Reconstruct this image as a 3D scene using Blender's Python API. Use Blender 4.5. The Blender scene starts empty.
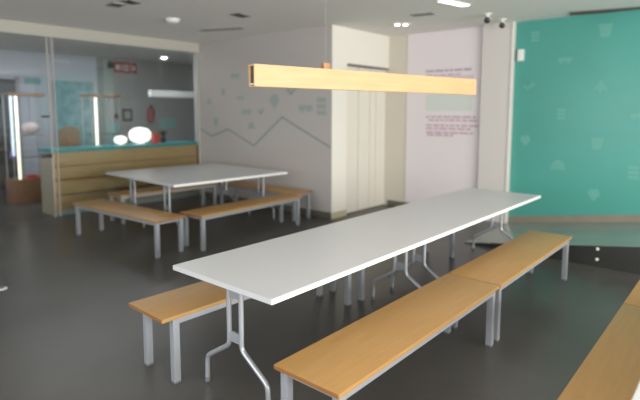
import bpy, bmesh, math, random
from mathutils import Vector, Matrix

S = bpy.context.scene
C = S.collection
random.seed(4)
R = math.radians

# ------------------------------------------------------------------ camera
PITCH, ROLL, YAW, CAM_H, FPX, PY = -0.104, 0.002, 0.709, 1.704, 503.688, 164.157
cam = bpy.data.cameras.new('camera')
co = bpy.data.objects.new('camera', cam)
C.objects.link(co)
fw = Vector((math.cos(PITCH)*math.cos(YAW), math.cos(PITCH)*math.sin(YAW), math.sin(PITCH)))
rt = Vector((math.sin(YAW), -math.cos(YAW), 0))
up = rt.cross(fw)
r2 = rt*math.cos(ROLL) + up*math.sin(ROLL)
u2 = -rt*math.sin(ROLL) + up*math.cos(ROLL)
m = Matrix((r2, u2, -fw)).transposed().to_4x4()
m.translation = (0, 0, CAM_H)
co.matrix_world = m
cam.sensor_width = 36
cam.lens = FPX/640*36
cam.shift_y = (PY-200)/640
cam.clip_start = 0.05
cam.dof.use_dof = True
cam.dof.focus_distance = 2.9
cam.dof.aperture_fstop = 1.1
S.camera = co

# ------------------------------------------------------------------ light
w = bpy.data.worlds.new('world')
S.world = w
w.use_nodes = True
w.node_tree.nodes['Background'].inputs[0].default_value = (0.80, 0.90, 1.0, 1)
w.node_tree.nodes['Background'].inputs[1].default_value = 1.0

def area(name, loc, rot, sx, sy, power, col):
    l = bpy.data.lights.new(name, 'AREA')
    l.shape = 'RECTANGLE'; l.size = sx; l.size_y = sy; l.energy = power; l.color = col
    o = bpy.data.objects.new(name, l); C.objects.link(o)
    o.location = loc; o.rotation_euler = rot
    return o
# daylight through the long window wall beside the room and the one behind the camera
area('window_daylight', (2.3, -4.05, 1.75), (R(90), 0, 0), 7.6, 1.9, 680, (1.0, 0.97, 0.92))
area('window_daylight_rear', (-2.45, 2.0, 1.75), (R(90), 0, R(-90)), 5.0, 1.7, 130, (0.92, 0.96, 1.0))
area('reception_fill_light', (5.2, 9.5, 3.02), (0, 0, 0), 4.5, .35, 75, (0.92, 0.95, 1.0))  # added fill, hidden by the header, that brightens the reception walls
area('reception_side_fill', (-1.5, 10.6, 1.8), (R(90), 0, R(-90)), 2.4, 1.6, 60, (0.85, 0.90, 1.0))  # unseen area light for more reception brightness; the wall behind it is closed

vs = S.view_settings
S.display_settings.display_device = 'sRGB'
vs.view_transform = 'Standard'
vs.look = 'None'
vs.gamma = 1
vs.use_curve_mapping = False
vs.exposure = 0.0

# ------------------------------------------------------------------ materials
def mat(name, col, rough=0.5, metal=0.0, spec=0.5, bump=None, var=None, emit=None, coat=0.0):
    """procedural material: var=(scale, amount, stretch) mottles the colour, bump=(scale, strength)"""
    ma = bpy.data.materials.new(name); ma.use_nodes = True
    nt = ma.node_tree; b = nt.nodes['Principled BSDF']
    b.inputs['Base Color'].default_value = (*col, 1)
    b.inputs['Roughness'].default_value = rough
    b.inputs['Metallic'].default_value = metal
    b.inputs['Specular IOR Level'].default_value = spec
    b.inputs['Coat Weight'].default_value = coat
    tc = nt.nodes.new('ShaderNodeTexCoord')
    if var:
        sc, amt, st = var
        mp = nt.nodes.new('ShaderNodeMapping'); mp.inputs['Scale'].default_value = st
        nt.links.new(tc.outputs['Object'], mp.inputs['Vector'])
        n = nt.nodes.new('ShaderNodeTexNoise'); n.inputs['Scale'].default_value = sc; n.inputs['Detail'].default_value = 6
        nt.links.new(mp.outputs[0], n.inputs['Vector'])
        rp = nt.nodes.new('ShaderNodeValToRGB')
        rp.color_ramp.elements[0].position = .3; rp.color_ramp.elements[1].position = .7
        rp.color_ramp.elements[0].color = (*[c*(1-amt) for c in col], 1)
        rp.color_ramp.elements[1].color = (*[min(1, c*(1+amt)) for c in col], 1)
        nt.links.new(n.outputs['Fac'], rp.inputs[0]); nt.links.new(rp.outputs[0], b.inputs['Base Color'])
    if bump:
        n2 = nt.nodes.new('ShaderNodeTexNoise'); n2.inputs['Scale'].default_value = bump[0]
        nt.links.new(tc.outputs['Object'], n2.inputs['Vector'])
        bn = nt.nodes.new('ShaderNodeBump'); bn.inputs['Strength'].default_value = bump[1]; bn.inputs['Distance'].default_value = .01
        nt.links.new(n2.outputs['Fac'], bn.inputs['Height']); nt.links.new(bn.outputs[0], b.inputs['Normal'])
    if emit:
        b.inputs['Emission Color'].default_value = (*emit[0], 1)
        b.inputs['Emission Strength'].default_value = emit[1]
    return ma

def glass_mat(name, tint, gloss=0.04, rough=0.0):
    ma = bpy.data.materials.new(name); ma.use_nodes = True
    nt = ma.node_tree
    for n in list(nt.nodes): nt.nodes.remove(n)
    out = nt.nodes.new('ShaderNodeOutputMaterial')
    tr = nt.nodes.new('ShaderNodeBsdfTransparent'); tr.inputs[0].default_value = (*tint, 1)
    gl = nt.nodes.new('ShaderNodeBsdfGlossy'); gl.inputs['Roughness'].default_value = rough
    fr = nt.nodes.new('ShaderNodeFresnel'); fr.inputs['IOR'].default_value = 1.45
    ad = nt.nodes.new('ShaderNodeMath'); ad.operation = 'ADD'; ad.inputs[1].default_value = gloss
    mx = nt.nodes.new('ShaderNodeMixShader')
    nt.links.new(fr.outputs[0], ad.inputs[0]); nt.links.new(ad.outputs[0], mx.inputs[0])
    nt.links.new(tr.outputs[0], mx.inputs[1]); nt.links.new(gl.outputs[0], mx.inputs[2])
    nt.links.new(mx.outputs[0], out.inputs[0])
    return ma

def glow_mat(name, col, strength):
    return mat(name, (.8, .8, .8), .4, emit=(col, strength))

M = dict(
    floor=mat('floor_concrete', (.084, .079, .072), .32, spec=.33, var=(1.1, .16, (1, 1, 1)), bump=(60, .03)),
    ramp=mat('ramp_vinyl', (.25, .275, .25), .22, spec=.6, var=(2, .08, (1, 1, 1))),
    ramp_side=mat('ramp_side_paint', (.028, .029, .026), .5, var=(3, .15, (1, 1, 1))),
    ceiling=mat('ceiling_paint', (.80, .785, .75), .9, spec=.2, bump=(40, .03)),
    mural=mat('mural_wall_paint', (.50, .468, .445), .85, spec=.2, bump=(50, .03)),
    white=mat('white_wall_paint', (.80, .77, .70), .8, spec=.25, bump=(50, .02)),
    beige=mat('beige_wall_paint', (.62, .58, .49), .8, spec=.2, bump=(50, .02)),
    column=mat('column_paint', (.62, .59, .56), .8, spec=.25, bump=(50, .02)),
    lilac=mat('lilac_print', (.75, .695, .715), .6, spec=.3),
    teal=mat('teal_wall_gloss', (.075, .32, .272), .30, spec=.4, var=(.8, .05, (1, 1, 1))),
    teal_icon=mat('pale_print', (.12, .37, .315), .5),
    skirt=mat('skirting_taupe', (.24, .215, .17), .5, var=(4, .08, (1, 1, 1))),
    skirt_dark=mat('skirting_dark', (.135, .125, .10), .5),
    skirt_cream=mat('skirting_cream', (.55, .48, .34), .5),
    door=mat('door_laminate', (.74, .70, .62), .5, spec=.4),
    line=mat('mural_line', (.22, .30, .29), .7),
    icon=mat('mural_icon', (.35, .395, .38), .8),
    laminate=mat('white_laminate', (.60, .60, .60), .34, spec=.45, bump=(200, .01)),
    edge_lit=mat('lit_edge_white', (.80, .80, .79), .4),  # whiter than the top: window light on the long edges put into colour
    wood=mat('beech_ply', (.43, .24, .082), .38, spec=.45, var=(3.0, .06, (1, 14, 14))),
    wood_end=mat('ply_edge', (.30, .13, .04), .5, var=(5, .15, (1, 1, 30))),
    metal=mat('grey_powder_coat', (.33, .345, .37), .42, metal=.15, spec=.5),
    chrome=mat('satin_tube', (.48, .50, .53), .32, metal=.55),
    rubber=mat('grey_rubber', (.16, .16, .165), .7),
    beam=mat('oak_veneer', (.62, .365, .18), .5, var=(2.5, .08, (1, 12, 12))),
    beam_end=mat('oak_end_grain', (.36, .19, .08), .6, var=(8, .2, (1, 1, 1))),
    hollow=mat('dark_channel', (.055, .065, .045), .6),
    diffuser=mat('opal_diffuser', (.8, .8, .78), .4),
    counter=mat('counter_wood', (.47, .305, .125), .42, var=(3, .12, (1, 12, 12))),
    counter_side=mat('counter_side_panel', (.44, .36, .25), .5),
    teal_edge=mat('teal_counter_top', (.025, .28, .285), .3),
    plinth=mat('pale_plinth', (.36, .40, .40), .5),
    header=mat('cream_header', (.52, .50, .44), .7),
    profile=mat('cream_profile', (.45, .43, .38), .4),
    glass=glass_mat('partition_glass', (.92, .945, .945), .02),
    shelf_glass=glass_mat('shelf_glass', (.85, .9, .9), .03),
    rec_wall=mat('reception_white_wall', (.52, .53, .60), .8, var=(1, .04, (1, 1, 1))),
    rec_grey=mat('reception_grey_wall', (.33, .335, .32), .8, var=(1, .06, (1, 1, 1))),
    rec_door=mat('dark_door', (.05, .045, .045), .5),
    poster=mat('teal_grey_poster', (.22, .36, .40), .6, var=(5, .3, (1, 1, 1))),
    tealpatch=mat('teal_patch', (.24, .42, .405), .6),
    red=mat('red_plastic', (.32, .07, .06), .5),
    redbright=mat('bright_red_card', (.55, .06, .05), .5),
    orange=mat('orange_card', (.6, .2, .06), .5),
    black=mat('black_plastic', (.02, .02, .02), .4),
    whiteplastic=mat('white_plastic', (.80, .79, .76), .4),
    greyvent=mat('grey_vent', (.16, .155, .145), .6),
    lightvent=mat('pale_vent', (.33, .32, .30), .6),
    stand_wood=mat('stand_wood', (.24, .115, .05), .45, var=(4, .15, (1, 8, 8))),
    chair_wood=mat('chair_wood', (.25, .125, .06), .45, var=(4, .15, (8, 8, 1))),
    leaf=mat('dark_leaf', (.03, .09, .045), .5, var=(9, .3, (1, 1, 1))),
    purple=mat('purple_card', (.22, .14, .45), .5),
    blue=mat('blue_card', (.12, .30, .60), .5),
    ink=mat('printed_ink', (.54, .38, .46), .7),
    ink_violet=mat('violet_ink', (.44, .33, .43), .7),
    pale_green=mat('pale_green_print', (.62, .66, .62), .7),
    pinkish=mat('pale_pink_print', (.66, .54, .56), .7),
    tube_warm=glow_mat('warm_light_tube', (1.0, .86, .66), 1.5),
    tube_cool=glow_mat('cool_light_tube', (.62, .80, 1.0), 1.0),
    globe=glow_mat('lit_globe', (1.0, .93, .82), 1.25),
    spot=glow_mat('lit_spot_lens', (1.0, .95, .86), 8),
    panel_on=glow_mat('lit_panel', (1.0, .97, .90), 3.0),
    pendant_on=glow_mat('dim_pendant_tube', (1.0, .98, .95), .12),
    reflection=mat('pale_reflection_glow', (.52, .43, .42), .4, emit=((1.0, .8, .74), .04)),  # pinkish tone and faint glow painted in for a lamp reflection
)

# ------------------------------------------------------------------ helpers
def BM(): return bmesh.new()

def bx(bm, x0, x1, y0, y1, z0, z1, bev=0.0):
    r = bmesh.ops.create_cube(bm, size=1)
    vs_ = r['verts']
    bmesh.ops.scale(bm, vec=(abs(x1-x0), abs(y1-y0), abs(z1-z0)), verts=vs_)
    bmesh.ops.translate(bm, vec=((x0+x1)/2, (y0+y1)/2, (z0+z1)/2), verts=vs_)
    if bev:
        es = {e for v in vs_ for e in v.link_edges}
        bmesh.ops.bevel(bm, geom=list(es), offset=bev, segments=2, affect='EDGES', profile=.7)
    return bm

def tube(bm, pts, rad, n=12, cap=True):
    """a round tube swept along a polyline with softened corners"""
    P = [Vector(p) for p in pts]
    Q = [P[0]]
    for i in range(1, len(P)-1):
        a, b, c = P[i-1], P[i], P[i+1]
        d = min(.035, (b-a).length*.45, (c-b).length*.45)
        p0 = b+(a-b).normalized()*d; p1 = b+(c-b).normalized()*d
        for t in (0, .25, .5, .75, 1):
            Q.append(p0*(1-t)**2 + b*2*t*(1-t) + p1*t*t)
    Q.append(P[-1])
    rings = []
    ref = None
    for i, p in enumerate(Q):
        t = (Q[min(i+1, len(Q)-1)]-Q[max(i-1, 0)]).normalized()
        if ref is None:
            ref = Vector((1, 0, 0)) if abs(t.x) < .9 else Vector((0, 1, 0))
        a = (ref-t*ref.dot(t)).normalized(); b = t.cross(a); ref = a
        rings.append([bm.verts.new(p+(a*math.cos(k*2*math.pi/n)+b*math.sin(k*2*math.pi/n))*rad) for k in range(n)])
    for q, s in zip(rings, rings[1:]):
        for k in range(n):
            bm.faces.new((q[k], q[(k+1) % n], s[(k+1) % n], s[k]))
    if cap:
        bm.faces.new(list(reversed(rings[0]))); bm.faces.new(rings[-1])
    return bm

def lathe(bm, prof, n=28, loc=(0, 0, 0), sq=(1, 1)):
    rings = []
    for r_, z in prof:
        if r_ < 1e-5: rings.append([bm.verts.new((loc[0], loc[1], loc[2]+z))])
        else: rings.append([bm.verts.new((loc[0]+r_*sq[0]*math.cos(k*2*math.pi/n), loc[1]+r_*sq[1]*math.sin(k*2*math.pi/n), loc[2]+z)) for k in range(n)])
    for q, s in zip(rings, rings[1:]):
        for k in range(n):
            k2 = (k+1) % n
            if len(q) == 1 and len(s) == 1: continue
            if len(q) == 1: bm.faces.new((q[0], s[k2], s[k]))
            elif len(s) == 1: bm.faces.new((q[k], q[k2], s[0]))
            else: bm.faces.new((q[k], q[k2], s[k2], s[k]))
    if len(rings[0]) > 1: bm.faces.new(list(reversed(rings[0])))
    if len(rings[-1]) > 1: bm.faces.new(rings[-1])
    return bm

def prism(bm, outline, axis, a, b):
    """extrude a 2D outline along an axis ('x': outline in (y,z); 'y': (x,z); 'z': (x,y))"""
    def pt(p, t):
        return {'x': (t, p[0], p[1]), 'y': (p[0], t, p[1]), 'z': (p[0], p[1], t)}[axis]
    A = [bm.verts.new(pt(p, a)) for p in outline]; B = [bm.verts.new(pt(p, b)) for p in outline]
    n = len(A)
    bm.faces.new(A); bm.faces.new(list(reversed(B)))
    for k in range(n): bm.faces.new((A[k], B[k], B[(k+1) % n], A[(k+1) % n]))
    return bm

def obj(name, bm, material, parent=None, smooth=True, loc=None):
    bmesh.ops.recalc_face_normals(bm, faces=bm.faces[:])
    me = bpy.data.meshes.new(name); bm.to_mesh(me); bm.free()
    me.materials.append(material)
    if smooth:
        for p in me.polygons: p.use_smooth = True
        me.set_sharp_from_angle(angle=R(35))
    o = bpy.data.objects.new(name, me); C.objects.link(o)
    if parent: o.parent = parent
    if loc: o.location = loc
    return o

def tag(o, label, cat, group=None):
    o['label'] = label; o['category'] = cat
    if group: o['group'] = group
    return o

def thing(name, label, cat, loc=(0, 0, 0), rz=0, group=None):
    o = bpy.data.objects.new(name, None); C.objects.link(o)
    o.location = loc; o.rotation_euler = (0, 0, rz)
    return tag(o, label, cat, group)

def struct(name, bm, material, parent=None):
    o = obj(name, bm, material, parent, smooth=False)
    if not parent: o['kind'] = 'structure'
    return o

def dup(root, loc, rz, label, sx=1.0):
    """copy a thing with its parts and sub-parts"""
    r_ = root.copy(); C.objects.link(r_)
    r_.location = loc; r_.rotation_euler = (0, 0, rz); r_.scale = (sx, 1, 1)
    r_['label'] = label
    for ch in list(root.children):
        c = ch.copy(); C.objects.link(c); c.parent = r_
        for g in list(ch.children):
            d = g.copy(); C.objects.link(d); d.parent = c
    return r_

CEIL = 3.03
WX = 6.12      # plane of the mural wall
DY = 5.01      # plane of the door
TX = 7.72      # plane of the teal wall
HB = 2.85
GY = 8.45      # plane of the glass partition

# ------------------------------------------------------------------ setting
struct('floor', bx(BM(), -2.6, 9.2, -4.2, 12.7, -.12, 0), M['floor'])
struct('ceiling', bx(BM(), -2.6, 9.2, -4.2, 12.7, CEIL, CEIL+.12), M['ceiling'])

# mural wall and the door recess: two boxes of masonry with the recess between them
struct('wall_mural', bx(BM(), WX, WX+.16, DY, GY+.15, 0, CEIL), M['mural'])
struct('wall_jamb', bx(BM(), WX+.0015, 6.50, DY-.004, DY+.12, 0, CEIL), M['white'])
struct('wall_above_door', bx(BM(), 6.50, TX, DY, DY+.12, 2.47, CEIL), M['white'])
struct('wall_behind_door', bx(BM(), 6.28, TX, DY+.12, DY+.2, 0, CEIL), M['white'])
struct('wall_beige', bx(BM(), TX, TX+.15, 2.78, DY+.2, 0, CEIL), M['beige'])
struct('wall_column', bx(BM(), 7.63, TX, 2.78, 3.25, 0, CEIL), M['column'])
struct('wall_teal', bx(BM(), TX, TX+.15, -4.2, 2.78, 0, CEIL), M['teal'])
struct('trim_1', bx(BM(), 7.615, 7.63, 2.775, 2.80, 0.0, CEIL), M['white'])

# sliding door leaves with joints between them
d = BM()
for x0, x1 in ((6.505, 6.885), (6.90, 7.215), (7.23, 7.40), (7.415, 7.715)):
    bx(d, x0, x1, DY+.05, DY+.09, 0.01, 2.44, .006)
dr = struct('door_1', d, M['door'])
obj('door_track', bx(BM(), 6.50, 7.715, DY-.005, DY+.09, 2.445, 2.475), M['greyvent'], dr, smooth=False)

# skirtings
struct('baseboard_mural', bx(BM(), WX-.012, WX, DY+.0, GY-.02, 0, .10), M['skirt_dark'])
struct('baseboard_jamb', bx(BM(), WX-.012, 6.50, DY-.016, DY-.004, 0, .10), M['skirt_cream'])
struct('baseboard_beige', bx(BM(), TX-.012, TX, 3.25, DY-.02, 0, .10), M['skirt_dark'])

# ramp rising along the teal wall, with its skirting following the slope
RY0, SL = 2.76, .15
rz = lambda y: SL*(RY0-y)
struct('floor_ramp', prism(BM(), [(RY0, .002), (-4.2, .002), (-4.2, rz(-4.2)), (RY0, .006)], 'x', WX+.012, TX), M['ramp'])
struct('trim_2', prism(BM(), [(RY0, 0), (-4.2, 0), (-4.2, rz(-4.2)-.004), (RY0, .004)], 'x', WX, WX+.012), M['ramp_side'])
struct('baseboard_teal', prism(BM(), [(RY0, 0.004), (-4.2, rz(-4.2)), (-4.2, rz(-4.2)+.10), (RY0, .105)], 'x', TX-.014, TX), M['skirt'])
for z, where in ((rz(1.21)-.03, 'upper white stud on the dark side of the ramp'), (.085, 'lower white stud on the dark side of the ramp')):
    s = BM(); lathe(s, [(0, 0), (.017, 0), (.017, .008), (.012, .013), (0, .013)], 16)
    bmesh.ops.rotate(s, verts=s.verts, cent=(0, 0, 0), matrix=Matrix.Rotation(R(-90), 3, 'Y'))
    tag(obj('wall_stud', s, M['whiteplastic'], loc=(WX, 1.21, z)), where, 'stud', 'white studs on the ramp side')

# walls the photo shows nothing of: the two window walls
b = BM(); bx(b, -2.6, 9.2, -4.32, -4.2, 0, .78); bx(b, -2.6, 9.2, -4.32, -4.2, 2.75, CEIL)
struct('wall_window', b, M['white'])
b = BM(); bx(b, -2.72, -2.6, -4.2, 12.7, 0, .85); bx(b, -2.72, -2.6, -4.2, 12.7, 2.65, CEIL); bx(b, -2.72, -2.6, 4.7, 12.7, .85, 2.65)
struct('wall_rear', b, M['white'])

# reception behind the glass
struct('wall_reception', bx(BM(), -2.6, 6.05, 12.55, 12.7, 0, CEIL), M['rec_wall'])
struct('wall_reception_grey', bx(BM(), 6.05, 9.2, 12.2, 12.7, 0, CEIL), M['rec_grey'])
struct('wall_reception_end', bx(BM(), 9.05, 9.2, 5.2, 12.2, 0, CEIL), M['rec_grey'])
struct('wall_reception_side', bx(BM(), WX+.16, 9.05, GY+.0, GY+.12, 0, CEIL), M['rec_grey'])
dr = struct('door_2', bx(BM(), 3.25, 4.18, 12.50, 12.55, 0, 2.40, .004), M['rec_door'])
obj('door_frame', bx(BM(), 4.18, 4.25, 12.49, 12.55, 0, 2.46), M['rec_grey'], dr, smooth=False)
h = BM(); tube(h, [(4.10, 12.50, 1.02), (4.10, 12.45, 1.02), (3.98, 12.45, 1.02)], .01, 8)
obj('door_handle', h, M['chrome'], dr)

# glass partition: header, profiles and panes
struct('trim_3', bx(BM(), -2.6, WX, GY-.05, GY+.06, HB, CEIL), M['header'])
struct('trim_4', bx(BM(), 3.285, 3.30, GY-.02, GY+.02, 0, HB), M['profile'])
struct('trim_6', bx(BM(), 3.37, 3.382, GY-.02, GY+.02, 0, HB), M['profile'])
struct('trim_5', bx(BM(), WX-.025, WX, GY-.02, GY+.02, 0, HB), M['profile'])
for i, (x0, x1) in enumerate(((-2.6, .9), (.905, 2.05), (2.06, 3.285), (3.382, 4.70), (4.706, WX-.025))):
    struct('window_%d' % (i+1), bx(BM(), x0, x1, GY-.006, GY+.006, 0.005, HB), M['glass'])
    if i == 2:
        pl = bpy.data.objects['window_3']
        lk = BM(); bx(lk, 3.13, 3.28, GY-.03, GY+.03, .97, 1.03, .005); obj('lock', lk, M['black'], pl)
        lk = BM(); bx(lk, 3.17, 3.28, GY-.025, GY+.025, 1.60, 1.635, .004); obj('latch', lk, M['black'], pl)

# ------------------------------------------------------------------ mural
def strip(bm, pts, width, X):
    for (y0, z0), (y1, z1) in zip(pts, pts[1:]):
        dv = Vector((y1-y0, z1-z0)).normalized(); n = Vector((-dv.y, dv.x))*width/2
        a = [(y0+n.x, z0+n.y), (y1+n.x, z1+n.y), (y1-n.x, z1-n.y), (y0-n.x, z0-n.y)]
        prism(bm, a, 'x', X-.005, X-.001)
b = BM(); strip(b, [(8.40, 1.36), (8.05, 1.22), (7.54, 1.37), (6.82, 1.09), (6.10, 1.61), (5.03, 1.14)], .024, WX)
tag(obj('zigzag_line', b, M['line'], smooth=False), 'grey zigzag mountain line painted across the grey mural wall', 'wall art')

def icon(kind, y, z, s, X, mt, name, label, cat, group):
    """a small flat printed pictogram in the plane x=X"""
    b = BM()
    if kind == 'sheet':
        for k in range(3): bx(b, X-.003, X, y-s*.35, y+s*.35, z-s*.5+k*s*.36, z-s*.5+k*s*.36+s*.26)
    elif kind == 'bus':
        bx(b, X-.003, X, y-s, y+s, z-s*.15, z+s*.4); bx(b, X-.003, X, y-s*.7, y-s*.3, z-s*.4, z-s*.15); bx(b, X-.003, X, y+s*.3, y+s*.7, z-s*.4, z-s*.15)
    elif kind == 'tree':
        prism(b, [(y-s*.45, z-s*.2), (y+s*.45, z-s*.2), (y+.0, z+s*.6)], 'x', X-.003, X); bx(b, X-.003, X, y-s*.08, y+s*.08, z-s*.5, z-s*.2)
    elif kind == 'cup':
        prism(b, [(y-s*.3, z-s*.5), (y+s*.3, z-s*.5), (y+s*.48, z+s*.45), (y-s*.48, z+s*.45)], 'x', X-.003, X)
    elif kind == 'tick':
        strip(b, [(y+s*.6, z+.02), (y+s*.15, z-s*.35), (y-s*.6, z+s*.35)], s*.3, X)
    elif kind == 'arch':
        prism(b, [(y+s*.55*math.cos(t*math.pi/8), z-s*.3+s*.8*math.sin(t*math.pi/8)) for t in range(9)], 'x', X-.003, X)
    elif kind == 'gem':
        prism(b, [(y-s*.5, z), (y, z-s*.55), (y+s*.5, z+.02), (y+s*.3, z+s*.45), (y-s*.35, z+s*.5)], 'x', X-.003, X)
    return tag(obj(name, b, mt, smooth=False), label, cat, group)

for kd, y, z, s, lb in (
    ('bus', 7.32, 2.35, .12, 'grey printed bus pictogram, highest of the mural pictograms left of the beam lamp'),
    ('cup', 7.67, 2.07, .13, 'small grey cup pictogram below and beside the bus pictogram on the mural'),
    ('bus', 7.18, 1.95, .10, 'small grey van pictogram under the bus pictogram on the mural'),
    ('arch', 8.11, 1.89, .14, 'grey arch pictogram on the mural near the glass partition'),
    ('bus', 7.02, 1.69, .13, 'grey wagon pictogram above the deepest dip of the zigzag line'),
    ('tick', 6.62, 1.71, .12, 'thin grey tick pictogram beside the wagon pictogram on the mural'),
    ('gem', 6.29, 1.88, .24, 'grey gem pictogram just above the zigzag peak'),
    ('cup', 7.90, 1.50, .16, 'grey cup pictogram between the zigzag line and the arch pictogram'),
    ('arch', 6.89, 1.44, .16, 'pale arch pictogram inside the valley of the zigzag line'),
    ('tick', 5.86, 2.06, .18, 'grey tick pictogram just below the beam lamp on the mural'),
    ('bus', 5.56, 1.75, .15, 'grey tram pictogram on the mural beside the tall house pictogram'),
    ('sheet', 5.22, 1.79, .28, 'tall grey house pictogram at the mural edge by the door recess')):
    icon(kd, y, z, s, WX, M['icon'], 'wall_pictogram', lb, 'wall art', 'pictograms on the mural wall')
for kd, y, z, s, lb in (
    ('sheet', 2.50, 2.80, .20, 'pale sheet pictogram in the top row of the teal wall by the column'),
    ('cup', 1.59, 2.80, .24, 'pale cup pictogram in the top row of the teal wall under the long grille'),
    ('bus', 2.08, 2.43, .12, 'pale car pictogram of the second row on the teal wall'),
    ('tick', 2.56, 2.08, .16, 'pale tick pictogram on the teal wall below the white box'),
    ('tree', 1.61, 2.04, .24, 'pale tree pictogram alone in the middle row of the teal wall'),
    ('sheet', 2.09, 1.68, .20, 'pale striped sheet pictogram below the car pictogram on the teal wall'),
    ('cup', 1.61, 1.28, .22, 'pale cup pictogram low on the teal wall below the tree pictogram'),
    ('gem', 2.58, 1.28, .20, 'pale gem pictogram on the teal wall low beside the column'),
    ('arch', 2.10, .93, .24, 'pale arch pictogram on the teal wall below the striped sheet'),
    ('gem', 1.62, .56, .22, 'pale gem pictogram lowest on the teal wall just above the skirting'),
    ('sheet', 1.16, .91, .24, 'pale sheet pictogram low on the teal wall at the picture edge'),
    ('bus', 1.15, 1.65, .12, 'pale car pictogram at mid height on the teal wall at the picture edge')):
    icon(kd, y, z, s*.75, TX, M['teal_icon'], 'wall_pictogram', lb, 'wall art', 'pictograms on the teal wall')

# lilac printed panel beside the column
pn = thing('wall_panel', 'tall lilac printed text panel on the wall between the door and the column', 'poster', (TX, 3.93, .0))
obj('panel_sheet', bx(BM(), -.012, 0, -.672, .69, .105, CEIL-.002), M['lilac'], pn, smooth=False)
def words(bm, y0, y1, z, h, rnd):
    y = y0
    while y > y1+.04:
        wd = rnd.uniform(.05, .16); e = max(y1, y-wd)
        bx(bm, -.0145, -.012, e, y, z-h/2, z+h/2); y = e-.022
rn = random.Random(2)
b = BM(); words(b, .33, -.50, 2.38, .035, rn); words(b, .33, -.30, 2.31, .02, rn); obj('heading', b, M['ink_violet'], pn, smooth=False)
b = BM(); bx(b, -.014, -.012, -.52, .30, 2.17, 2.29); obj('pink_block', b, M['pinkish'], pn, smooth=False)
b = BM(); bx(b, -.014, -.012, -.52, .32, 1.72, 2.0); obj('green_block', b, M['pale_green'], pn, smooth=False)
b = BM()
for z, a, e in ((1.62, .31, -.58), (1.565, .26, -.60), (1.48, .30, -.66), (1.425, .30, -.50), (1.36, .30, -.54), (1.315, .28, -.2)): words(b, a, e, z, .034, rn)
obj('text_lines', b, M['ink'], pn, smooth=False)

# white box on the teal wall
t = thing('alarm_box', 'small white alarm box high on the teal wall by the column', 'alarm', (TX, 2.685, 2.54))
obj('housing', bx(BM(), -.05, 0, -.042, .042, -.085, .085, .008), M['whiteplastic'], t)
obj('lens', bx(BM(), -.053, -.048, -.02, .02, -.05, -.02, .002), M['diffuser'], t)

# ------------------------------------------------------------------ ceiling fittings
def vent(x, y, lx, ly, rzv, dark, n, label, deep=.012):
    t = thing('ceiling_vent', label, 'vent', (x, y, CEIL), rzv)
    f = BM(); e = .018
    bx(f, -lx/2, lx/2, -ly/2, -ly/2+e, -deep, 0); bx(f, -lx/2, lx/2, ly/2-e, ly/2, -deep, 0)
    bx(f, -lx/2, -lx/2+e, -ly/2, ly/2, -deep, 0); bx(f, lx/2-e, lx/2, -ly/2, ly/2, -deep, 0)
    obj('frame', f, M['greyvent'] if dark else M['lightvent'], t, smooth=False)
    obj('backing', bx(BM(), -lx/2+e, lx/2-e, -ly/2+e, ly/2-e, -.003, 0), M['hollow'] if dark else M['greyvent'], t, smooth=False)
    s = BM()
    for k in range(n):
        yy = -ly/2+e+(ly-2*e)*(k+.5)/n
        bx(s, -lx/2+e, lx/2-e, yy-.004, yy+.004, -.011, -.004)
    obj('slat', s, M['hollow'] if dark else M['greyvent'], t, smooth=False)
vent(7.62, 1.45, 1.1, .27, R(-76), True, 7, 'long dark linear grille in the ceiling above the teal wall')
vent(4.70, 5.49, .26, .15, R(10), True, 4, 'small dark square vent in the ceiling nearest the dome lamp')
vent(5.28, 6.65, .75, .16, R(-67), False, 4, 'long grey slot vent in the ceiling in front of the mural wall')
vent(3.28, 5.86, .20, .14, R(20), True, 4, 'dark vent in the ceiling cut by the top picture edge')
vent(3.24, 6.15, .24, .16, R(80), False, 4, 'pale vent in the ceiling beside the dark cut-off vent')
vent(6.25, 3.53, .30, .16, R(-80), False, 4, 'faint pale vent in the ceiling next to the lit twin spotlight')

t = thing('dome_lamp', 'round white dome lamp on the ceiling above the second table', 'ceiling lamp', (4.27, 6.47, CEIL))
obj('base_ring', lathe(BM(), [(.11, 0), (.11, -.015), (.10, -.02)], 28), M['whiteplastic'], t)
obj('lamp_shade', lathe(BM(), [(.10, -.02), (.095, -.04), (.07, -.058), (.03, -.067), (0, -.069)], 28), M['whiteplastic'], t)

t = thing('twin_spotlight', 'lit twin spotlight in the ceiling near the door recess', 'ceiling lamp', (6.74, 4.16, CEIL), R(-50))
obj('frame', bx(BM(), -.14, .14, -.075, .075, -.012, 0, .004), M['whiteplastic'], t)
for s in (-1, 1):
    obj('bulb', lathe(BM(), [(.034, -.012), (.031, -.02), (.018, -.026), (0, -.028)], 20, (s*.062, 0, 0)), M['spot'], t)

t = thing('light_panel', 'lit flat white light panel in the ceiling at the top picture edge', 'ceiling lamp', (5.84, 2.87, CEIL), R(-12))
obj('frame', bx(BM(), -.25, .25, -.07, .07, -.012, 0, .003), M['whiteplastic'], t)
obj('diffuser', bx(BM(), -.235, .235, -.055, .055, -.016, -.011), M['panel_on'], t)

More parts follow.
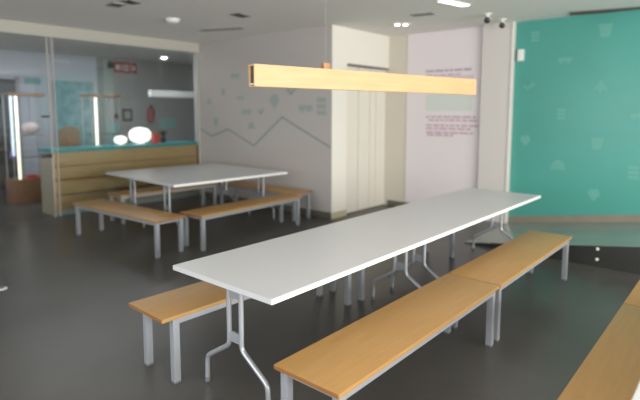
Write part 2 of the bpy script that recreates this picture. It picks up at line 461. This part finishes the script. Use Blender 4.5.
def camera_fitting(x, y, label):
    t = thing('security_camera', label, 'camera', (x, y, CEIL), R(200), 'security cameras on the ceiling')
    obj('mount', lathe(BM(), [(.055, 0), (.055, -.012), (.02, -.02), (.02, -.05), (0, -.05)], 20), M['whiteplastic'], t)
    b = BM(); lathe(b, [(0, -.085), (.035, -.085), (.042, -.075), (.042, .06), (.03, .07), (0, .07)], 20)
    bmesh.ops.rotate(b, verts=b.verts, cent=(0, 0, 0), matrix=Matrix.Rotation(R(108), 3, 'Y'))
    bmesh.ops.translate(b, verts=b.verts, vec=(0, 0, -.075))
    obj('body', b, M['whiteplastic'], t)
    b = BM(); lathe(b, [(.038, .071), (.041, .065), (.041, .095), (.02, .105), (0, .106)], 20)
    bmesh.ops.rotate(b, verts=b.verts, cent=(0, 0, 0), matrix=Matrix.Rotation(R(108), 3, 'Y'))
    bmesh.ops.translate(b, verts=b.verts, vec=(0, 0, -.075))
    obj('lens', b, M['black'], t)
camera_fitting(6.80, 2.84, 'white security camera with dark lens on the ceiling, the higher of the pair')
camera_fitting(7.33, 2.84, 'white security camera with dark lens on the ceiling directly against the column')

# ------------------------------------------------------------------ tables
TL, TW, TT = 2.165, .89, .03
def make_table(label):
    """origin at the floor under the corner; top spans x 0..TL, y 0..TW"""
    t = thing('canteen_table', label, 'table', group='white folding canteen tables')
    obj('tabletop', bx(BM(), 0, TL, 0, TW, .74-TT, .74), M['laminate'], t)
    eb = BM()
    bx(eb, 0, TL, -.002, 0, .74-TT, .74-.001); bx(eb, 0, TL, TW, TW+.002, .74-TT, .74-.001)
    obj('edge_strip', eb, M['edge_lit'], t, smooth=False)  # thin strips carry the painted window-lit brightness, long sides only
    yc = TW*.475
    r_ = BM(); bx(r_, .10, TL-.2, yc-.02, yc+.02, .68, .71); obj('rail', r_, M['metal'], t, smooth=False)
    for fx in (.107, TL-.215):
        p = BM(); bx(p, fx-.03, fx+.03, yc-.30, yc+.30, .69, .71, .003); obj('mounting_plate', p, M['metal'], t)
        for zz in (.37, .64):
            p = BM(); bx(p, fx-.008, fx+.008, yc-.055, yc+.055, zz-.03, zz+.03, .002); obj('brace', p, M['metal'], t)
        for s in (-1, 1):
            l = BM(); tube(l, [(fx, yc+s*.055, .70), (fx, yc+s*.055, .31), (fx, yc+s*.275, .17), (fx, yc+s*.28, .01)], .0155, 12)
            lg = obj('leg', l, M['chrome'], t)
            obj('foot_cap', lathe(BM(), [(.018, 0), (.018, .028), (.0155, .03)], 12, (fx, yc+s*.28, 0)), M['rubber'], lg)
    return t
T1 = make_table('white table end closest to the camera, its corner above the floor beside two near benches')
T1['label'] = 'near half of the long white table, between two wooden benches'
T1.location = (1.743, 1.823, 0)
dup(T1, (1.743+TL, 1.823, 0), 0, 'far half of the long white table, reaching toward the teal wall')
dup(T1, (1.80, -.645, 0), 0, 'white table of which only a corner shows past the cut-off bench')
# square block of two tables in front of the mural
T2X, T2Y, T2L, T2W, T2ROT = 3.59, 5.51, 1.96, 1.98, -2.6
T2R = R(T2ROT)
e2 = Vector((math.cos(T2R), math.sin(T2R), 0)); n2 = Vector((-math.sin(T2R), math.cos(T2R), 0)); o2 = Vector((T2X, T2Y, 0))
for k, lb in ((1, 'front half of the white square table block by the reception counter'), (2, 'rear half of the white square table block by the reception counter')):
    t = dup(T1, o2+e2*T2L+n2*T2W*k/2, T2R+math.pi, lb)
    t.scale = (T2L/TL, T2W/2/TW*.992, .775/.74)

# ------------------------------------------------------------------ benches
BL, BW, BT = 1.88, .415, .024
def make_bench(label):
    t = thing('wooden_bench', label, 'bench', group='wooden benches with grey metal frames')
    s = obj('seat', bx(BM(), 0, BL, 0, BW, .45-BT, .45, .004), M['wood'], t)
    for ex in (0, BL): obj('edge_strip', bx(BM(), ex-.001, ex+.001, .002, BW-.002, .4285, .447), M['wood_end'], s, smooth=False)
    f = BM(); g = .03
    bx(f, g, BL-g, .02, .046, .384, .426, .002); bx(f, g, BL-g, BW-.046, BW-.02, .384, .426, .002)
    bx(f, g+.012, g+.036, .03, BW-.03, .39, .426, .002); bx(f, BL-g-.036, BL-g-.012, .03, BW-.03, .39, .426, .002)
    bx(f, BL/2-.012, BL/2+.012, .03, BW-.03, .395, .426, .002)
    obj('frame', f, M['metal'], t)
    for x in (g, BL-g-.045):
        for y in (.018, BW-.063):
            lg = obj('leg', bx(BM(), x, x+.045, y, y+.045, .008, .426, .003), M['metal'], t)
            obj('foot_cap', bx(BM(), x-.001, x+.046, y-.001, y+.046, 0, .012, .002), M['rubber'], lg)
    return t
B1 = make_bench('near one of the two wooden benches on the ramp side of the long table')
B1.location = (1.668, 1.318, 0)
dup(B1, (3.560, 1.318, 0), 0, 'far one of the two wooden benches beside the long table, ending before the ramp', 1.015)
b3 = dup(B1, (1.60, 2.625, 0), R(-1.6), 'near one of the two wooden benches on the mural side of the long table')
for c in b3.children:                      # this bench's top overhangs its near legs further
    if c.name.startswith('frame') or (c.name.startswith('leg') and c.data.vertices[0].co.x < .5):
        c.location.x = .055
        if c.name.startswith('frame'): c.scale.x = 1-.055/1.85
dup(B1, (3.548, 2.555, 0), R(-.6), 'far wooden bench on the mural side of the long table, mostly hidden below its top')
dup(B1, (1.86, .155, 0), 0, 'wooden bench cut by the picture corner, near one beside the cropped table')
dup(B1, (3.752, .155, 0), 0, 'wooden bench beyond the cut-off corner bench, only its end showing')
dup(B1, (3.50, 5.14, 0), R(93.5), 'wooden bench at the open floor end of the square table block', 1.02)
dup(B1, (3.60, 4.97, 0), R(2.5), 'wooden bench in front of the square table block, facing the long table')
dup(B1, (3.70, 7.10, 0), 0, 'wooden bench behind the square table block, parallel to the reception counter', .965)
dup(B1, (5.96, 5.27, 0), R(90), 'wooden bench behind the square table block against the mural wall')

# ------------------------------------------------------------------ beam lamp above the long table
p0, p1 = Vector((2.20, 2.44)), Vector((4.58, 2.0))
ln = (p1-p0).length
t = thing('beam_lamp', 'long wooden beam pendant lamp hanging over the long white table', 'pendant lamp', (p0.x, p0.y, 1.865), math.atan2(p1.y-p0.y, p1.x-p0.x))
b = BM()
bx(b, 0, ln, 0, .012, 0, .142, .001); bx(b, 0, ln, .062, .074, 0, .142, .001); bx(b, 0, ln, .012, .062, .13, .142)
obj('beam_shell', b, M['beam'], t, smooth=False)
obj('diffuser', bx(BM(), .004, ln-.004, .012, .062, .012, .02), M['diffuser'], t, smooth=False)
obj('end_cap', bx(BM(), .012, .018, .012, .062, .02, .13), M['hollow'], t, smooth=False)
obj('end_cap', bx(BM(), ln-.008, ln-.002, .012, .062, .02, .13), M['beam'], t, smooth=False)
for xx in (.62,):
    br = obj('hanging_bracket', bx(BM(), xx-.03, xx+.03, .02, .054, .142, .185, .003), M['beam_end'], t)
    c = BM(); tube(c, [(xx, .037, .185), (xx, .037, CEIL-1.865)], .0003, 6); obj('cable', c, M['whiteplastic'], br)

# ------------------------------------------------------------------ reception
t = thing('reception_counter', 'long wooden reception counter with teal top behind the glass', 'counter', (3.34, GY+.06, 0))
LX = WX-.03-3.34+.0
b = BM()
for z0, z1 in ((.08, .32), (.342, .57), (.592, .79), (.812, 1.035)): bx(b, .0, LX, 0, .03, z0, z1, .004)
obj('front_boards', b, M['counter'], t)
obj('side_panel', bx(BM(), -.03, 0, 0, .5, 0.0, 1.035, .003), M['counter_side'], t)
obj('inner_carcass', bx(BM(), 0, LX, .03, .48, .08, 1.03), M['stand_wood'], t, smooth=False)
obj('countertop', bx(BM(), -.04, LX, -.03, .54, 1.035, 1.09, .004), M['teal_edge'], t)
obj('plinth', bx(BM(), 0, LX, .01, .40, 0, .08), M['plinth'], t, smooth=False)

def globe(x, y, r_, hz, label):
    t = thing('globe_lamp', label, 'table lamp', (x, y, 1.09))
    obj('base', lathe(BM(), [(r_*.4, 0), (r_*.4, .012), (r_*.3, .02)], 24), M['whiteplastic'], t)
    pr = [(r_*math.sqrt(max(0, 1-abs(k/8)**2.6)), hz/2*k/8) for k in range(-8, 9)]
    obj('lamp_shade', lathe(BM(), [(a, z+hz/2+.015) for a, z in pr], 32), M['globe'], t)
globe(5.0, 8.76, .20, .30, 'large glowing flattened globe lamp on the reception counter')
globe(4.60, 8.74, .112, .155, 'small glowing globe lamp on the reception counter beside the large one')
t = thing('card_box', 'red box on the reception counter beside the large globe lamp', 'box', (5.34, 8.78, 1.09), R(8))
obj('box_body', bx(BM(), -.075, .075, -.05, .05, 0, .17, .003), M['redbright'], t)
obj('lid', bx(BM(), -.078, .078, -.053, .053, .17, .19, .003), M['red'], t)
t = thing('potted_plant', 'small dark potted plant on the reception counter by the red box', 'plant', (5.55, 8.85, 1.09))
obj('pot', lathe(BM(), [(.04, 0), (.055, .09), (.058, .095), (.05, .095), (.048, .08), (0, .08)], 20), M['black'], t)
b = BM(); rl = random.Random(7)
for k in range(34):
    a = rl.uniform(0, 6.28); l_ = rl.uniform(.08, .17); rr = rl.uniform(.3, 1.1)
    p = Vector((0, 0, .085)); tip = Vector((math.cos(a)*l_*rr, math.sin(a)*l_*rr, .085+l_*1.1))
    mid = p.lerp(tip, .6)+Vector((0, 0, .02)); sd = Vector((-math.sin(a), math.cos(a), 0))*.016
    v = [b.verts.new(q) for q in (p, mid+sd, tip, mid-sd)]; b.faces.new(v)
obj('foliage', b, M['leaf'], t)

def display_stand(x, y, label, top=2.03, base=True):
    t = thing('display_stand', label, 'display stand', (x, y, 0))
    obj('base', bx(BM(), -.31, .31, -.22, .22, 0, .45, .008), M['stand_wood'], t)
    obj('top', bx(BM(), -.31, .31, -.22, .22, top-.05, top, .006), M['stand_wood'], t)
    for sx in (-.28, .28):
        for sy in (-.19, .19): obj('post', bx(BM(), sx-.008, sx+.008, sy-.008, sy+.008, .45, top-.05), M['chrome'], t)
    for z in (.84, 1.25): obj('shelf', bx(BM(), -.27, .27, -.18, .18, z, z+.01), M['shelf_glass'], t, smooth=False)
    tb = BM(); bx(tb, -.225, -.175, -.212, -.195, .46, top-.06, .006); obj('light_tube', tb, M['tube_warm'], t)
    return t
s1 = display_stand(3.56, 10.3, 'wooden glass display stand with light tubes beside the glass door')
tb = BM(); bx(tb, -.31, -.265, -.225, -.21, .90, 1.97, .006); obj('light_tube', tb, M['tube_cool'], s1)['label'] = 'bluish light tube'
display_stand(4.80, 9.85, 'wooden topped display stand with one light tube behind the counter')
t = thing('oval_reflection', 'pale oval lamp reflection shaped as a solid in the display stand by the door', 'reflection', (3.64, 10.27, 1.25))  # solid made up for a lamp reflection in the stand's glass
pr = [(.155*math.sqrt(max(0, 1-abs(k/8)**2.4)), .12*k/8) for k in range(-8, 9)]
obj('reflection_body', lathe(BM(), [(a, z+.12+.012) for a, z in pr], 28), M['reflection'], t)
obj('added_cord', tube(BM(), [(0, 0, .25), (0, 0, .73)], .003, 6), M['black'], t)  # made up as well, so the oval has something to hang from
for x, y, w_, h_, mt, lb in ((3.58, 10.17, .16, .07, 'redbright', 'flat red box on the display stand base'),
                        (3.77, 10.20, .13, .05, 'orange', 'orange box on the display stand base beside the red one'),
                        (3.30, 10.20, .08, .13, 'purple', 'small purple box on the display stand shelf'),
                        (3.80, 10.22, .07, .15, 'blue', 'small blue box on the display stand shelf beside the pale oval')):
    on = .45 if h_ < .1 else .85
    tag(obj('small_box', bx(BM(), -w_/2, w_/2, -.05, .05, 0, h_, .006), M[mt], loc=(x, y, on)), lb, 'box', 'small boxes in the display stand')

# wooden chair behind the counter
t = thing('wooden_chair', 'brown wooden chair back showing above the reception counter', 'chair', (4.22, 10.15, 0))
obj('seat', bx(BM(), -.21, .21, -.21, .21, .43, .47, .01), M['chair_wood'], t)
bk = BM()
out = [(-.19, .62), (.19, .62), (.19, 1.30), (.15, 1.38), (.06, 1.41), (-.06, 1.41), (-.15, 1.38), (-.19, 1.30)]
prism(bk, out, 'y', -.21, -.18); obj('backrest', bk, M['chair_wood'], t, smooth=False)
for sx in (-.18, .18):
    for sy in (-.18, .18): obj('leg', bx(BM(), sx-.02, sx+.02, sy-.02, sy+.02, 0, .43 if sy > 0 else .66, .003), M['chair_wood'], t)

# linear pendant over the counter
t = thing('linear_pendant', 'white linear pendant lamp hanging behind the glass over the counter', 'pendant lamp', (5.58, 9.3, 2.0), R(1))
obj('lamp_body', bx(BM(), 0, 1.25, 0, .09, .0, .13, .012), M['pendant_on'], t)
for xx in (.25, 1.0): obj('cable', tube(BM(), [(xx, .045, .13), (xx, .045, CEIL-2.0)], .002, 6), M['chrome'], t)
t = thing('recessed_downlight', 'bright round downlight in the reception ceiling behind the glass', 'ceiling lamp', (7.05, 11.1, CEIL))
obj('trim_ring', lathe(BM(), [(.12, 0), (.12, -.012), (.10, -.015)], 24), M['whiteplastic'], t)
obj('bulb', lathe(BM(), [(.07, -.015), (.06, -.04), (0, -.05)], 24), M['spot'], t)

# things on the reception walls
GYW, WYW = 12.2, 12.55
t = thing('red_sign', 'red sign with pale marks high on the grey reception wall', 'sign', (6.62, GYW, 2.80))
obj('board', bx(BM(), -.31, .31, -.02, 0, -.135, .135, .004), M['red'], t)
b = BM()
for x0, x1, z0, z1 in ((-.26, -.15, -.06, .06), (-.10, -.07, -.07, .07), (-.04, .09, .02, .07), (-.04, .09, -.07, -.02), (.15, .18, -.07, .07), (.21, .26, -.05, .05)):
    bx(b, x0, x1, -.023, -.02, z0, z1)
obj('pale_marks', b, M['pinkish'], t, smooth=False)
t = thing('wall_speaker', 'small black speaker on the reception wall beside the red sign', 'speaker', (6.22, GYW, 2.83))
obj('housing', bx(BM(), -.06, .06, -.09, 0, -.07, .07, .008), M['black'], t)
obj('bracket', bx(BM(), -.02, .02, -.02, 0, .07, .12), M['black'], t)
t = thing('picture_frame', 'dark square picture frame on the grey reception wall', 'picture', (6.63, GYW, 1.61))
f = BM()
for a in ((-.13, .13, .10, .15), (-.13, .13, -.15, -.10), (-.13, -.09, -.10, .10), (.09, .13, -.10, .10)): bx(f, a[0], a[1], -.02, 0, a[2], a[3], .002)
obj('frame', f, M['black'], t)
obj('picture', bx(BM(), -.09, .09, -.008, 0, -.10, .10), M['rec_grey'], t, smooth=False)
t = thing('wall_switch', 'small dark round switch on the grey wall beside the picture frame', 'switch', (6.33, GYW, 1.58))
b = BM(); lathe(b, [(0, 0), (.055, 0), (.055, .02), (.045, .028), (0, .028)], 20)
bmesh.ops.rotate(b, verts=b.verts, cent=(0, 0, 0), matrix=Matrix.Rotation(R(90), 3, 'X')); obj('plate', b, M['black'], t)
b = BM(); bx(b, -.015, .015, -.036, -.028, -.025, .025, .003); obj('button', b, M['greyvent'], t)
t = thing('fire_extinguisher', 'dull red fire extinguisher hung on the grey wall behind the counter', 'extinguisher', (7.24, GYW-.09, 1.42))
obj('cylinder_body', lathe(BM(), [(0, 0), (.07, 0), (.078, .015), (.078, .30), (.06, .35), (.03, .375), (0, .375)], 24), M['red'], t)
b = BM(); bx(b, -.02, .02, -.02, .02, .37, .42); bx(b, -.02, .09, -.012, .012, .42, .44, .003); obj('valve', b, M['black'], t)
obj('hose', tube(BM(), [(.02, 0, .40), (.10, -.01, .34), (.095, -.01, .12)], .011, 8), M['black'], t)
obj('bracket', bx(BM(), -.05, .05, .06, .09, .1, .3), M['black'], t)

t = thing('wall_poster', 'large blue grey poster on the white reception wall behind the stand', 'poster', (5.45, WYW, 1.62))
obj('sheet', bx(BM(), -.47, .47, -.01, 0, -.78, .78), M['poster'], t, smooth=False)
obj('frame', bx(BM(), -.49, .49, -.006, 0, -.80, .80), M['rec_grey'], t, smooth=False)
tag(obj('wall_poster', bx(BM(), -.17, .17, -.01, 0, -.07, .07), M['tealpatch'], smooth=False, loc=(4.55, WYW, 2.38)), 'small teal notice on the white reception wall beside the dark door', 'poster')
tag(obj('wall_poster', bx(BM(), -.17, .17, -.01, 0, -.26, .26), M['tealpatch'], smooth=False, loc=(6.26, GYW, 1.16)), 'teal notice on the grey reception wall low behind the counter', 'poster')
tag(obj('wall_poster', bx(BM(), -.25, .25, -.01, 0, -.14, .14), M['tealpatch'], smooth=False, loc=(7.80, GYW, 1.38)), 'wide teal notice on the grey reception wall beside the fire extinguisher', 'poster')

# floor socket at the picture edge
t = thing('floor_socket', 'small pale round floor socket at the picture edge', 'socket', (1.57, 5.38, 0))
obj('cover', lathe(BM(), [(0, .001), (.05, .001), (.05, .006), (.04, .01), (0, .01)], 24), M['whiteplastic'], t)
obj('lid', lathe(BM(), [(0, .01), (.025, .01), (.024, .013), (0, .013)], 20), M['greyvent'], t)
